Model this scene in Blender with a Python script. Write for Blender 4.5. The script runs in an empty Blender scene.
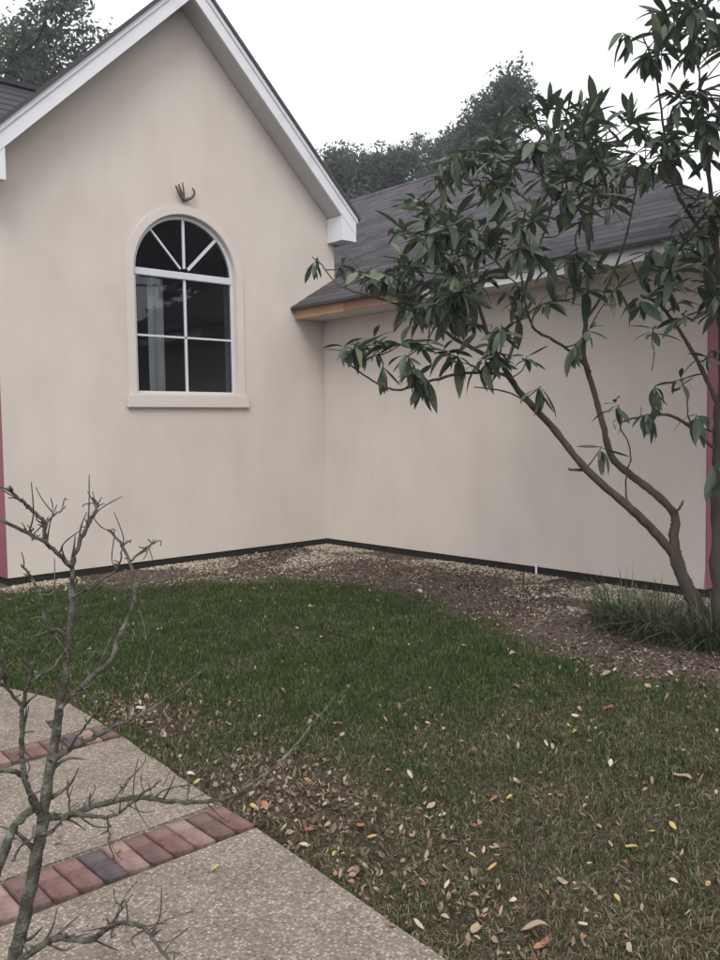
import bpy, bmesh, math, random
import numpy as np
from mathutils import Vector, Matrix, Euler
from mathutils.geometry import tessellate_polygon

S = bpy.context.scene
col = S.collection

# ------------------------------------------------------------------ camera
C = np.array([-7.1948, -8.7222, 1.55]); F = 856.365          # F in pixels of a 720 x 960 frame
RT = np.array([0.7449, -0.6670, -0.0147]); UP = np.array([0.0520, 0.0362, 0.9980]); FW = np.array([0.6652, 0.7442, -0.0616])
cd = bpy.data.cameras.new('camera'); cam = bpy.data.objects.new('camera', cd); col.objects.link(cam)
cd.sensor_fit = 'VERTICAL'; cd.sensor_height = 36.0; cd.lens = 36.0 * F / 960.0
cd.clip_start = 0.05; cd.clip_end = 2000
m = Matrix([[RT[i], UP[i], -FW[i]] for i in range(3)]).to_4x4(); m.translation = Vector(C)
cam.matrix_world = m
S.camera = cam

# ------------------------------------------------------------------ sky, sun, exposure
SUN_AZ, SUN_EL = math.radians(224), math.radians(50)          # compass bearing with +Y as north
w = bpy.data.worlds.new('World'); S.world = w; w.use_nodes = True
nt = w.node_tree; nt.nodes.clear()
out = nt.nodes.new('ShaderNodeOutputWorld'); bg = nt.nodes.new('ShaderNodeBackground')
sky = nt.nodes.new('ShaderNodeTexSky'); sky.sky_type = 'NISHITA'; sky.sun_disc = False
sky.sun_elevation = SUN_EL; sky.sun_rotation = SUN_AZ; sky.dust_density = 4.0; sky.air_density = 1.0
hs = nt.nodes.new('ShaderNodeHueSaturation'); hs.inputs['Saturation'].default_value = 0.12
cl = nt.nodes.new('ShaderNodeMix'); cl.data_type = 'RGBA'; cl.inputs[0].default_value = 0.75
cl.inputs[7].default_value = (9.6, 9.7, 10.2, 1)               # even cloud layer
nt.links.new(sky.outputs[0], hs.inputs['Color']); nt.links.new(hs.outputs[0], cl.inputs[6])
nt.links.new(cl.outputs[2], bg.inputs['Color']); bg.inputs['Strength'].default_value = 0.125
nt.links.new(bg.outputs[0], out.inputs['Surface'])
sd = bpy.data.lights.new('sun', 'SUN'); so = bpy.data.objects.new('sun', sd); col.objects.link(so)
sd.energy = 1.2; sd.angle = math.radians(25); sd.color = (1, .97, .93)
sv = Vector((math.sin(SUN_AZ) * math.cos(SUN_EL), math.cos(SUN_AZ) * math.cos(SUN_EL), math.sin(SUN_EL)))
so.rotation_euler = sv.to_track_quat('Z', 'Y').to_euler()
S.view_settings.view_transform = 'Standard'; S.view_settings.look = 'None'
S.view_settings.gamma = 1; S.view_settings.use_curve_mapping = False
S.view_settings.exposure = 0.60

# ------------------------------------------------------------------ helpers
rng = np.random.default_rng(7); rnd = random.Random(11)
def at(px, py, D):                                            # a point D metres deep, measured on the photograph
    return C + D * ((px - 360) / F * RT - (py - 480) / F * UP + FW)

def tag(o, label=None, cat=None, group=None, kind=None):
    if label: o['label'] = label
    if cat: o['category'] = cat
    if group: o['group'] = group
    if kind: o['kind'] = kind
    return o
def link(name, me, mat=None, parent=None, smooth=False):
    o = bpy.data.objects.new(name, me); col.objects.link(o)
    if mat is not None and not me.materials: me.materials.append(mat)
    if parent is not None: o.parent = parent
    if smooth and len(me.polygons): me.polygons.foreach_set('use_smooth', [True] * len(me.polygons))
    return o
def empty(name, loc=(0, 0, 0)):
    o = bpy.data.objects.new(name, None); col.objects.link(o); o.location = loc; o.empty_display_size = .1
    return o
def np_mesh(name, V, Fc):
    V = np.asarray(V, np.float32); Fc = np.asarray(Fc, np.int32); k = Fc.shape[1]
    me = bpy.data.meshes.new(name)
    me.vertices.add(len(V)); me.vertices.foreach_set('co', V.ravel())
    me.loops.add(Fc.size); me.loops.foreach_set('vertex_index', Fc.ravel())
    me.polygons.add(len(Fc)); me.polygons.foreach_set('loop_start', np.arange(0, Fc.size, k, dtype=np.int32))
    me.update(calc_edges=True)
    return me
class MB:                                                     # collects shapes, links them as one mesh
    def __init__(s): s.v = []; s.f = []
    def box(s, x0, x1, y0, y1, z0, z1):
        b = len(s.v)
        s.v += [(x, y, z) for z in (z0, z1) for y in (y0, y1) for x in (x0, x1)]
        s.f += [tuple(b + i for i in q) for q in ((0, 2, 3, 1), (4, 5, 7, 6), (0, 1, 5, 4), (2, 6, 7, 3), (0, 4, 6, 2), (1, 3, 7, 5))]
        return s
    def prism(s, poly, a0, a1, axis='y', holes=()):           # 2-D polygon (with holes) pushed along an axis
        def P(p, a): return {'y': (p[0], a, p[1]), 'x': (a, p[0], p[1]), 'z': (p[0], p[1], a)}[axis]
        loops = [list(poly)] + [list(h) for h in holes]
        flat = [p for l in loops for p in l]; n = len(flat); b = len(s.v)
        s.v += [P(p, a0) for p in flat] + [P(p, a1) for p in flat]
        for t in tessellate_polygon([[Vector((p[0], p[1], 0)) for p in l] for l in loops]):
            s.f.append(tuple(b + i for i in t)); s.f.append(tuple(b + n + i for i in reversed(t)))
        k = 0
        for l in loops:
            L = len(l)
            for i in range(L):
                j = (i + 1) % L; s.f.append((b + k + i, b + k + j, b + n + k + j, b + n + k + i))
            k += L
        return s
    def hexa(s, pts):                                         # 8 corners: bottom ring, top ring
        b = len(s.v); s.v += [tuple(p) for p in pts]
        s.f += [tuple(b + i for i in q) for q in ((3, 2, 1, 0), (4, 5, 6, 7), (0, 1, 5, 4), (1, 2, 6, 5), (2, 3, 7, 6), (3, 0, 4, 7))]
        return s
    def build(s, name, mat, parent=None, bevel=0, smooth=False):
        me = bpy.data.meshes.new(name); me.from_pydata(s.v, [], s.f)
        bm = bmesh.new(); bm.from_mesh(me); bmesh.ops.recalc_face_normals(bm, faces=bm.faces)
        if bevel:
            es = [e for e in bm.edges if len(e.link_faces) == 2 and e.calc_face_angle(0) > .6]
            bmesh.ops.bevel(bm, geom=es, offset=bevel, segments=2, affect='EDGES', clamp_overlap=True)
        bm.to_mesh(me); bm.free()
        return link(name, me, mat, parent, smooth)

def spline(pts, per=5):
    P = np.asarray(pts, float); n = len(P)
    if n < 3: return np.array([P[0] + (P[-1] - P[0]) * t for t in np.linspace(0, 1, per)])
    o = []
    for i in range(n - 1):
        p0, p1, p2, p3 = P[max(i - 1, 0)], P[i], P[i + 1], P[min(i + 2, n - 1)]
        for t in np.linspace(0, 1, per, endpoint=False):
            o.append(.5 * ((2 * p1) + (-p0 + p2) * t + (2 * p0 - 5 * p1 + 4 * p2 - p3) * t * t + (-p0 + 3 * p1 - 3 * p2 + p3) * t ** 3))
    o.append(P[-1]); return np.array(o)
def tube_data(P, R, n=7, wob=0.0):
    P = np.asarray(P, float); k = len(P); R = np.asarray(R, float)
    T = np.gradient(P, axis=0); T /= np.linalg.norm(T, axis=1)[:, None] + 1e-9
    ref = np.array([.31, .22, .92]); V = []; Fc = []
    for i in range(k):
        a = np.cross(T[i], ref); a /= np.linalg.norm(a) + 1e-9; b = np.cross(T[i], a)
        rr = R[i] * (1 + wob * rng.normal(size=n))
        for j in range(n):
            t = 2 * math.pi * j / n
            V.append(P[i] + rr[j] * (math.cos(t) * a + math.sin(t) * b))
    for i in range(k - 1):
        for j in range(n):
            Fc.append((i * n + j, i * n + (j + 1) % n, (i + 1) * n + (j + 1) % n, (i + 1) * n + j))
    V.append(P[-1]); e = len(V) - 1
    for j in range(n): Fc.append(((k - 1) * n + j, (k - 1) * n + (j + 1) % n, e, e))
    return V, Fc
class Tubes:
    def __init__(s): s.v = []; s.f = []
    def add(s, P, R, n=7, wob=0.0):
        V, Fc = tube_data(P, R, n, wob); b = len(s.v); s.v += V; s.f += [tuple(b + i for i in q) for q in Fc]
    def build(s, name, mat, parent=None):
        me = bpy.data.meshes.new(name)
        me.from_pydata([tuple(p) for p in s.v], [], [q[:3] if q[2] == q[3] else q for q in s.f])
        return link(name, me, mat, parent, True)

# ------------------------------------------------------------------ materials
def M(name, cols, scale=4, rough=.8, bump=0, bscale=60, detail=6, coord='Object', spec=.3, per=None, subs=0, trans=0, stops=None, stretch=None, streak=False):
    """cols: colours along a noise ramp; per: 'island'/'object' picks colours by piece instead of by noise"""
    mt = bpy.data.materials.new(name); mt.use_nodes = True; n = mt.node_tree.nodes; L = mt.node_tree.links
    b = n['Principled BSDF']; b.inputs['Roughness'].default_value = rough; b.inputs['Specular IOR Level'].default_value = spec
    tc = n.new('ShaderNodeTexCoord'); mp = n.new('ShaderNodeMapping'); L.new(tc.outputs[coord], mp.inputs[0])
    if stretch: mp.inputs['Scale'].default_value = stretch
    ra = n.new('ShaderNodeValToRGB'); e = ra.color_ramp.elements
    st = stops or [i / max(1, len(cols) - 1) for i in range(len(cols))]
    while len(e) < len(cols): e.new(.5)
    for i, c in enumerate(cols): e[i].position = st[i]; e[i].color = (*c, 1)
    ns = n.new('ShaderNodeTexNoise'); ns.inputs['Scale'].default_value = scale; ns.inputs['Detail'].default_value = detail
    L.new(mp.outputs[0], ns.inputs['Vector'])
    if per:
        g = n.new('ShaderNodeNewGeometry'); oi = n.new('ShaderNodeObjectInfo')
        ad = n.new('ShaderNodeMath'); ad.operation = 'ADD'; fr = n.new('ShaderNodeMath'); fr.operation = 'FRACT'
        L.new(g.outputs['Random Per Island'], ad.inputs[0]); L.new(oi.outputs['Random'], ad.inputs[1]); L.new(ad.outputs[0], fr.inputs[0])
        mx = n.new('ShaderNodeMath'); mx.operation = 'MULTIPLY_ADD'; mx.inputs[1].default_value = .45; 
        sb = n.new('ShaderNodeMath'); sb.operation = 'MULTIPLY_ADD'; sb.inputs[1].default_value = 1.0; sb.inputs[2].default_value = -.22
        L.new(ns.outputs['Fac'], mx.inputs[0]); L.new(fr.outputs[0], mx.inputs[2]); L.new(mx.outputs[0], sb.inputs[0]); L.new(sb.outputs[0], ra.inputs[0])
    else:
        L.new(ns.outputs['Fac'], ra.inputs[0])
    L.new(ra.outputs[0], b.inputs['Base Color'])
    if streak:                                               # old rain streaks, run down the wall
        m2 = n.new('ShaderNodeMapping'); m2.inputs['Scale'].default_value = (3, 3, .5); L.new(tc.outputs[coord], m2.inputs[0])
        n3 = n.new('ShaderNodeTexNoise'); n3.inputs['Scale'].default_value = 1.6; n3.inputs['Detail'].default_value = 9; n3.inputs['Roughness'].default_value = .65; L.new(m2.outputs[0], n3.inputs['Vector'])
        r3 = n.new('ShaderNodeValToRGB'); r3.color_ramp.elements[0].position = .28; r3.color_ramp.elements[1].position = .6
        r3.color_ramp.elements[0].color = (.962, .958, .952, 1); r3.color_ramp.elements[1].color = (1, 1, 1, 1); L.new(n3.outputs['Fac'], r3.inputs[0])
        mu = n.new('ShaderNodeMix'); mu.data_type = 'RGBA'; mu.blend_type = 'MULTIPLY'; mu.inputs[0].default_value = 1
        L.new(ra.outputs[0], mu.inputs[6]); L.new(r3.outputs[0], mu.inputs[7]); L.new(mu.outputs[2], b.inputs['Base Color'])
    if bump:
        n2 = n.new('ShaderNodeTexNoise'); n2.inputs['Scale'].default_value = bscale; n2.inputs['Detail'].default_value = 5
        L.new(mp.outputs[0], n2.inputs['Vector'])
        bp = n.new('ShaderNodeBump'); bp.inputs['Strength'].default_value = bump; bp.inputs['Distance'].default_value = .01
        L.new(n2.outputs['Fac'], bp.inputs['Height']); L.new(bp.outputs[0], b.inputs['Normal'])
    if trans:
        tr = n.new('ShaderNodeBsdfTranslucent'); mix = n.new('ShaderNodeMixShader'); mix.inputs[0].default_value = trans
        L.new(ra.outputs[0], tr.inputs[0]); L.new(b.outputs[0], mix.inputs[1]); L.new(tr.outputs[0], mix.inputs[2])
        L.new(mix.outputs[0], n['Material Output'].inputs['Surface'])
    return mt

stucco = M('stucco', streak=True, cols=[(.506, .450, .400), (.540, .484, .432), (.564, .508, .456)], scale=1.6, rough=.9, bump=.22, bscale=85, stretch=(1, 1, .7), detail=8, stops=[.3, .5, .7], spec=.15)
trimstucco = M('trim_stucco', [(.545, .482, .434), (.585, .522, .474)], scale=5, rough=.9, bump=.2, bscale=150, spec=.15)
white = M('white_paint', [(.54, .54, .56), (.64, .64, .66), (.61, .61, .63)], scale=3, rough=.5, bump=.04, bscale=20, stops=[.25, .45, .7])
soffitm = M('soffit_paint', [(.44, .43, .42), (.50, .49, .48)], scale=4, rough=.6)
rawwood = M('raw_wood', [(.22, .13, .08), (.36, .225, .13), (.46, .32, .19)], scale=5, rough=.75, stretch=(6, .5, 6), bump=.2)
redwood = M('primed_wood', [(.20, .10, .07), (.30, .17, .11)], scale=5, rough=.75, stretch=(6, .5, 6), bump=.2)
dark_strip = M('dark_strip', [(.008, .007, .006), (.022, .018, .015)], scale=9, rough=.9, bump=.3)
pink = M('pink_foam', [(.21, .070, .095), (.27, .092, .125)], scale=3, rough=.7)
shingle = M('shingle', [(.050, .046, .051), (.066, .062, .067), (.088, .082, .088)], scale=9, rough=.95, bump=.6, bscale=180, per='island', spec=.1)
winframe = M('window_vinyl', [(.50, .51, .54), (.58, .59, .62)], scale=4, rough=.4)
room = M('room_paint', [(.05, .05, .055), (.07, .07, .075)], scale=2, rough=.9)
curtain = M('curtain_cloth', [(.74, .74, .72), (.82, .82, .80)], scale=8, rough=.9)
soil = M('soil', [(.024, .017, .012), (.050, .036, .025), (.09, .068, .049)], scale=14, rough=.95, bump=.9, bscale=50, detail=9, stops=[.3, .5, .75])
mulch = M('bed_soil', [(.038, .027, .022), (.080, .058, .047), (.15, .115, .095)], scale=20, rough=.95, bump=.9, bscale=70, detail=9, stops=[.3, .52, .78])
chip = M('bark_chip', [(.028, .018, .012), (.080, .055, .039), (.16, .118, .088), (.36, .30, .24)], rough=.9, per='island')
pebble = M('pebble', [(.12, .10, .08), (.24, .205, .165), (.40, .36, .30), (.19, .14, .10), (.33, .28, .18), (.54, .50, .44)], rough=.85, per='island')
grassm = M('grass_blade', [(.011, .027, .005), (.027, .058, .010), (.048, .088, .017), (.10, .125, .034), (.26, .23, .13)], rough=.6, per='island', trans=.25, stops=[0, .35, .7, .92, 1])
drym = M('dry_grass', [(.030, .033, .013), (.064, .059, .029), (.125, .107, .063), (.28, .235, .155)], rough=.8, per='island', trans=.2)
litterm = M('leaf_litter', [(.045, .028, .018), (.09, .060, .042), (.155, .108, .078), (.225, .165, .122), (.36, .28, .20)], rough=.8, per='island', trans=.1)
LEAFC = {'yellow': [(.36, .26, .08), (.45, .34, .13)], 'tan': [(.27, .19, .125), (.36, .265, .18)], 'orange brown': [(.25, .125, .06), (.33, .175, .085)],
         'reddish': [(.19, .080, .058), (.26, .115, .085)], 'pale cream': [(.40, .34, .26), (.50, .44, .34)]}
leafmats = {k: M('fallen_leaf_' + k.replace(' ', '_'), v, scale=40, rough=.7, trans=.1) for k, v in LEAFC.items()}
leafm = M('evergreen_leaf', [(.032, .050, .030), (.050, .074, .044), (.072, .100, .058), (.125, .145, .080)], rough=.5, per='island', trans=.22, spec=.5, stops=[0, .4, .8, 1])
farleaf = M('tree_leaf', [(.050, .072, .050), (.074, .100, .068), (.10, .13, .086)], rough=.6, per='island', trans=.45)  # leaf greens lightened, glare over the distant crowns is put into the colour
pineleaf = M('dark_tree_leaf', [(.044, .062, .050), (.066, .088, .072), (.090, .115, .092)], rough=.6, per='island', trans=.45)  # darker foliage, also lightened to carry the glare in its colour
bark = M('bark', [(.028, .022, .016), (.058, .047, .036), (.095, .082, .062)], scale=18, rough=.95, bump=.8, bscale=60, stretch=(1, 1, .35))
greybark = M('lichen_bark', [(.030, .026, .020), (.068, .063, .050), (.11, .11, .086), (.23, .24, .19)], scale=38, rough=.95, bump=1.0, bscale=140, stops=[.25, .45, .6, .8])
clumpm = M('strap_leaf', [(.022, .034, .016), (.045, .062, .028), (.080, .092, .045), (.20, .18, .11)], rough=.5, per='island', trans=.2, stops=[0, .45, .8, 1])
metalbrown = M('weathered_bracket', [(.07, .045, .035), (.16, .11, .085)], scale=30, rough=.7)

def brickmat(name, c, c2):
    g_ = lambda q: tuple(.80 * (.85 * v + .15 * sum(q) / 3) for v in q); c = g_(c); c2 = g_(c2)
    return M(name, [tuple(.45 * v for v in c), c, c2, tuple(1.25 * v + .02 for v in c2)], scale=17, rough=.9, bump=.7, bscale=110, stops=[.25, .42, .6, .8])
brickmats = [brickmat('brick_red', (.165, .078, .066), (.22, .115, .098)), brickmat('brick_rose', (.24, .135, .115), (.31, .19, .165)),
             brickmat('brick_dark', (.075, .060, .062), (.115, .085, .085)), brickmat('brick_brown', (.13, .072, .062), (.18, .10, .086))]
def aggregate():
    mt = bpy.data.materials.new('exposed_aggregate'); mt.use_nodes = True; n = mt.node_tree.nodes; L = mt.node_tree.links
    b = n['Principled BSDF']; b.inputs['Roughness'].default_value = .85; b.inputs['Specular IOR Level'].default_value = .25
    tc = n.new('ShaderNodeTexCoord')
    vo = n.new('ShaderNodeTexVoronoi'); vo.inputs['Scale'].default_value = 92; vo.inputs['Randomness'].default_value = 1.0; L.new(tc.outputs['Object'], vo.inputs['Vector'])
    sep = n.new('ShaderNodeSeparateColor'); L.new(vo.outputs['Color'], sep.inputs[0])
    ra = n.new('ShaderNodeValToRGB'); e = ra.color_ramp.elements
    cs = [(.085, .070, .060), (.20, .165, .14), (.29, .245, .21), (.36, .31, .27), (.46, .415, .37)]
    while len(e) < 5: e.new(.5)
    for i, c in enumerate(cs): e[i].position = (0, .3, .55, .8, 1)[i]; e[i].color = (*c, 1)
    L.new(sep.outputs[0], ra.inputs[0])
    r2 = n.new('ShaderNodeValToRGB'); r2.color_ramp.elements[0].position = .25; r2.color_ramp.elements[1].position = .62
    L.new(vo.outputs['Distance'], r2.inputs[0])
    mx = n.new('ShaderNodeMix'); mx.data_type = 'RGBA'; L.new(r2.outputs[0], mx.inputs[0]); L.new(ra.outputs[0], mx.inputs[6]); mx.inputs[7].default_value = (.19, .16, .132, 1)
    ns = n.new('ShaderNodeTexNoise'); ns.inputs['Scale'].default_value = 4.5; ns.inputs['Detail'].default_value = 12; ns.inputs['Roughness'].default_value = .72; L.new(tc.outputs['Object'], ns.inputs['Vector'])
    r3 = n.new('ShaderNodeValToRGB'); r3.color_ramp.elements[0].position = .3; r3.color_ramp.elements[1].position = .7
    r3.color_ramp.elements[0].color = (.68, .66, .64, 1); r3.color_ramp.elements[1].color = (1.1, 1.08, 1.05, 1); L.new(ns.outputs['Fac'], r3.inputs[0])
    mu = n.new('ShaderNodeMix'); mu.data_type = 'RGBA'; mu.blend_type = 'MULTIPLY'; mu.inputs[0].default_value = 1
    L.new(mx.outputs[2], mu.inputs[6]); L.new(r3.outputs[0], mu.inputs[7]); L.new(mu.outputs[2], b.inputs['Base Color'])
    bp = n.new('ShaderNodeBump'); bp.inputs['Strength'].default_value = .8; bp.inputs['Distance'].default_value = .005; bp.invert = True
    L.new(vo.outputs['Distance'], bp.inputs['Height']); L.new(bp.outputs[0], b.inputs['Normal'])
    return mt
aggregatem = aggregate()
def glass():
    mt = bpy.data.materials.new('window_glass'); mt.use_nodes = True; n = mt.node_tree.nodes; L = mt.node_tree.links
    n.remove(n['Principled BSDF'])
    fr = n.new('ShaderNodeFresnel'); fr.inputs[0].default_value = 1.45
    tr = n.new('ShaderNodeBsdfTransparent'); tr.inputs[0].default_value = (.80, .82, .84, 1)
    gl = n.new('ShaderNodeBsdfGlossy'); gl.inputs['Roughness'].default_value = .02
    mx = n.new('ShaderNodeMixShader'); L.new(fr.outputs[0], mx.inputs[0]); L.new(tr.outputs[0], mx.inputs[1]); L.new(gl.outputs[0], mx.inputs[2])
    L.new(mx.outputs[0], n['Material Output'].inputs['Surface']); return mt
glassm = glass()

# ------------------------------------------------------------------ ground
g = MB(); g.prism([(-80, -80), (80, -80), (80, 80), (-80, 80)], -.6, 0, 'z')
tag(g.build('ground', soil), kind='structure')
# edge of the planting bed, going from the left wing along the corner to the right
BED = [(-4.6, -.36), (-4.39, -.40), (-3.9, -.58), (-3.28, -1.05), (-2.61, -1.55), (-2.1, -1.9), (-1.8, -2.4), (-1.72, -2.95), (-1.95, -3.75), (-2.25, -4.6),
       (-2.5, -5.3), (-2.6, -5.9), (-2.45, -6.5), (-2.0, -7.2), (-1.0, -7.8), (1.5, -8.2)]
bedpoly = BED + [(1.5, .3), (-4.6, .3)]
b = MB(); sb = spline(np.array([(x, y, 0) for x, y in BED]), 4)[:, :2]
b.prism([tuple(p) for p in sb] + [(1.5, .3), (-4.6, .3)], -.05, .005, 'z')
tag(b.build('planting_bed', mulch), kind='structure')
def inside(poly, X, Y):
    r = np.zeros(X.shape, bool); n = len(poly)
    for i in range(n):
        x1, y1 = poly[i]; x2, y2 = poly[(i + 1) % n]
        c = ((y1 > Y) != (y2 > Y)) & (X < (x2 - x1) * (Y - y1) / (y2 - y1 + 1e-12) + x1); r ^= c
    return r
def vnoise(X, Y, s, seed):                                   # value noise
    r = np.random.default_rng(seed); G = r.random((64, 64)); x = X * s + 20.3; y = Y * s + 17.7
    i = np.floor(x).astype(int); j = np.floor(y).astype(int); fx = x - i; fy = y - j; fx = fx * fx * (3 - 2 * fx); fy = fy * fy * (3 - 2 * fy)
    g = lambda a, b: G[a % 64, b % 64]
    return (g(i, j) * (1 - fx) + g(i + 1, j) * fx) * (1 - fy) + (g(i, j + 1) * (1 - fx) + g(i + 1, j + 1) * fx) * fy

# ------------------------------------------------------------------ path with brick bands
path = empty('path', (-5.9, -5.5, 0)); tag(path, kind='structure')
def edge_x(y): return float(np.interp(y, [-9.6, -7.04, -5.9, -4.7, -4.1, -3.98, -3.48, -2.6], [-5.6, -5.44, -5.365, -5.295, -5.27, -5.285, -5.445, -5.73]))
def left_x(y): return edge_x(y) - 1.08 if y < -4.2 else -6.36 - .25 * (y + 4.2)
def slab(y0, y1):
    ys = np.linspace(y0, y1, 9); r_ = [(edge_x(y) + rnd.uniform(-.006, .006), y) for y in ys]; l_ = [(left_x(y), y) for y in ys[::-1]]
    q = MB(); q.prism([(x + 5.9, y + 5.5) for x, y in r_ + l_], -.06, .028, 'z'); return q.build('concrete_slab', aggregatem, path, bevel=.008)
slab(-9.6, -6.062); slab(-5.795, -4.795); slab(-4.575, -2.7)
def brick_row(y0, y1, skew, n):
    mb = MB(); w_, l_ = .081, abs(y1 - y0); mb.box(-w_ / 2, w_ / 2, -l_ / 2, l_ / 2, -.04, .030)
    first = None
    for i in range(n):
        x = edge_x((y0 + y1) / 2) - .045 - i * .0875; y = (y0 + y1) / 2 + skew * (i * .0875)
        mi = [0, 3, 1, 0, 3, 1, 2, 0, 0, 3, 1, 1, 0][(i + (0 if y0 < -5 else 4)) % 13]
        if mi not in protos:
            o = mb.build('brick', brickmats[mi], path, bevel=.003); protos[mi] = o.data
        elif abs(l_ - lens[mi]) > .001:
            o = mb.build('brick', brickmats[mi], path, bevel=.003)
        else: o = link('brick', protos[mi], None, path)
        lens[mi] = l_
        o.location = (x + 5.9, y + 5.5, rnd.uniform(-.004, .002)); o.rotation_euler = (rnd.uniform(-.012, .012), rnd.uniform(-.02, .02), rnd.uniform(-.025, .025) - skew)
protos, lens = {}, {}
brick_row(-6.045, -5.815, .01, 12); protos.clear()
brick_row(-4.775, -4.595, .06, 12)
jm = M('sand_joint', [(.05, .042, .034), (.10, .085, .07)], scale=60, rough=.95, bump=.5)
q = MB()
for y0, y1 in ((-6.07, -5.79), (-4.80, -4.57)):
    q.prism([(edge_x(y0) + 5.9 - .004, y0 + 5.5), (edge_x(y1) + 5.9 - .004, y1 + 5.5), (left_x(y1) + 5.9, y1 + 5.5), (left_x(y0) + 5.9, y0 + 5.5)], -.05, .014, 'z')
q.build('joint_sand', jm, path)

# ------------------------------------------------------------------ house
house = empty('house', (0, 0, 0))
tag(house, 'beige stucco house with steep white-trimmed gable, arched window and lower shingled wing', 'house')
XL, XR, XC = -4.158, .20, -2.02                              # gable wing
YB = -5.186
ZP, SL = 6.30, .965                                          # soffit peak and slope
def zs(x, dz=0): return ZP - SL * abs(x - XC) + dz
AZ, AR = 3.33, .662                                          # arch centre height and radius
def arch(r, zb, n=28, cx=-2.018):
    return [(cx - r, zb), (cx + r, zb)] + [(cx + r * math.cos(t), AZ + r * math.sin(t)) for t in np.linspace(0, math.pi, n)]
BZ = .085                                                    # top of the dark strip at the foot of the walls
q = MB(); q.prism([(XL, BZ), (XR, BZ), (XR, zs(XR, -.004)), (XC, ZP - .004), (XL, zs(XL, -.004))], 0, .16, 'y', [arch(AR, 1.955)])
q.build('gable_wall', stucco, house)
for i in range(5):
    q = MB(); q.prism([(.004 + 1.2 * i, BZ), (1.2 + 1.2 * i, BZ), (1.2 + 1.2 * i, 4.1), (.004 + 1.2 * i, 4.1)], XL - .012 - .001 * (i % 2), XL - .001, 'x'); q.build('foam_board', pink, house)['label'] = 'bare pink foam board on the side of the gable wing'
for x0_ in (XL, XR - .15):
    q = MB(); q.prism([(.161, BZ), (6, BZ), (6, 4.1), (.161, 4.1)], x0_, x0_ + .15, 'x'); q.build('side_wall', stucco, house)
q = MB(); q.box(.161, 10.2, YB, YB + .15, BZ, 2.944); q.build('end_wall', stucco, house)
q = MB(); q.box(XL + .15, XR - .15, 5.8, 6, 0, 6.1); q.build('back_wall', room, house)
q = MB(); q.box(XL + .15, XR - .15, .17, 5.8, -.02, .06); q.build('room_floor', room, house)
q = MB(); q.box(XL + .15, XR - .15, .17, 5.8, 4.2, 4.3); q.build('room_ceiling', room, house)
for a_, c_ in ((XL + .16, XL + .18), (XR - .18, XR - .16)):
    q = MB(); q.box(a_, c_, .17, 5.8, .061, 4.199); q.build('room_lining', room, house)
# low wing wall

q = MB(); q.prism([(YB, BZ), (-.001, BZ), (-.001, 2.945), (YB, 2.945)], 0, .16, 'x'); q.build('low_wall', stucco, house)
for i in range(9):
    q = MB(); q.box(.004 + 1.2 * i if i else .004, min(1.2 + 1.2 * i, 10.2), YB - .012 - .001 * (i % 2), YB - .001, BZ, 2.931); q.build('foam_board', pink, house)['label'] = 'bare pink foam board on the end of the low wing'
# strip at the foot of the walls
q = MB(); q.box(XL + .012, -.012, .012, .14, -.05, BZ - .001); q.build('base_strip', dark_strip, house)
q = MB(); q.box(.012, .14, YB + .014, .01, -.05, BZ - .001); q.build('base_strip', dark_strip, house)
q = MB(); q.box(XL + .014, XL + .14, .145, 6, -.05, BZ - .001); q.build('base_strip', dark_strip, house)
q = MB(); q.box(.145, 10.2, YB + .014, YB + .14, -.05, BZ - .001); q.build('base_strip', dark_strip, house)

# --- gable roof
OV = .30; XE = .33; XE2 = 2 * XC - XE
gr = MB()
for s in (1, -1):
    X = lambda d: XC + s * d
    gr.prism([(X(0), ZP + .235), (X(XE - XC + .05), ZP + .235 - SL * (XE - XC + .05)), (X(XE - XC + .05), ZP + .285 - SL * (XE - XC + .05)), (X(0), ZP + .285)], -OV - .035, 6.0, 'y')
groof = gr.build('gable_roof', shingle, house)
for s in (1, -1):
    X = lambda d: XC + s * d
    d1 = XE - XC
    q = MB(); q.prism([(X(0), ZP), (X(d1), ZP - SL * d1), (X(d1), ZP + .17 - SL * d1), (X(0), ZP + .17)], -OV, -OV + .03, 'y'); q.build('rake_board', white, house)
    q = MB(); q.prism([(X(0), ZP + .172), (X(d1 + .02), ZP + .172 - SL * (d1 + .02)), (X(d1 + .02), ZP + .233 - SL * (d1 + .02)), (X(0), ZP + .233)], -OV - .014, -OV + .03, 'y'); q.build('rake_trim', white, house)
    d2 = .09 - XC
    q = MB(); q.prism([(X(0), ZP + .004), (X(d2), ZP + .004 - SL * d2), (X(d2), ZP + .024 - SL * d2), (X(0), ZP + .024)], -OV + .031, .05, 'y'); q.build('rake_soffit', soffitm, house)
    a, c = sorted((X(d2), X(d1)))
    zt_ = lambda x: ZP - .003 - SL * abs(x - XC)
    q = MB(); q.prism([(a, 3.95), (c, 3.95), (c, zt_(c)), (a, zt_(a))], -OV + .004, -.003, 'y'); q.build('eave_return', white, house)
    q = MB(); a, c = sorted((X(d1 - .03), X(d1 + .0))); q.box(a, c, 0.0, 6.0, 3.95, 4.10); q.build('eave_fascia', white, house)

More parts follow.
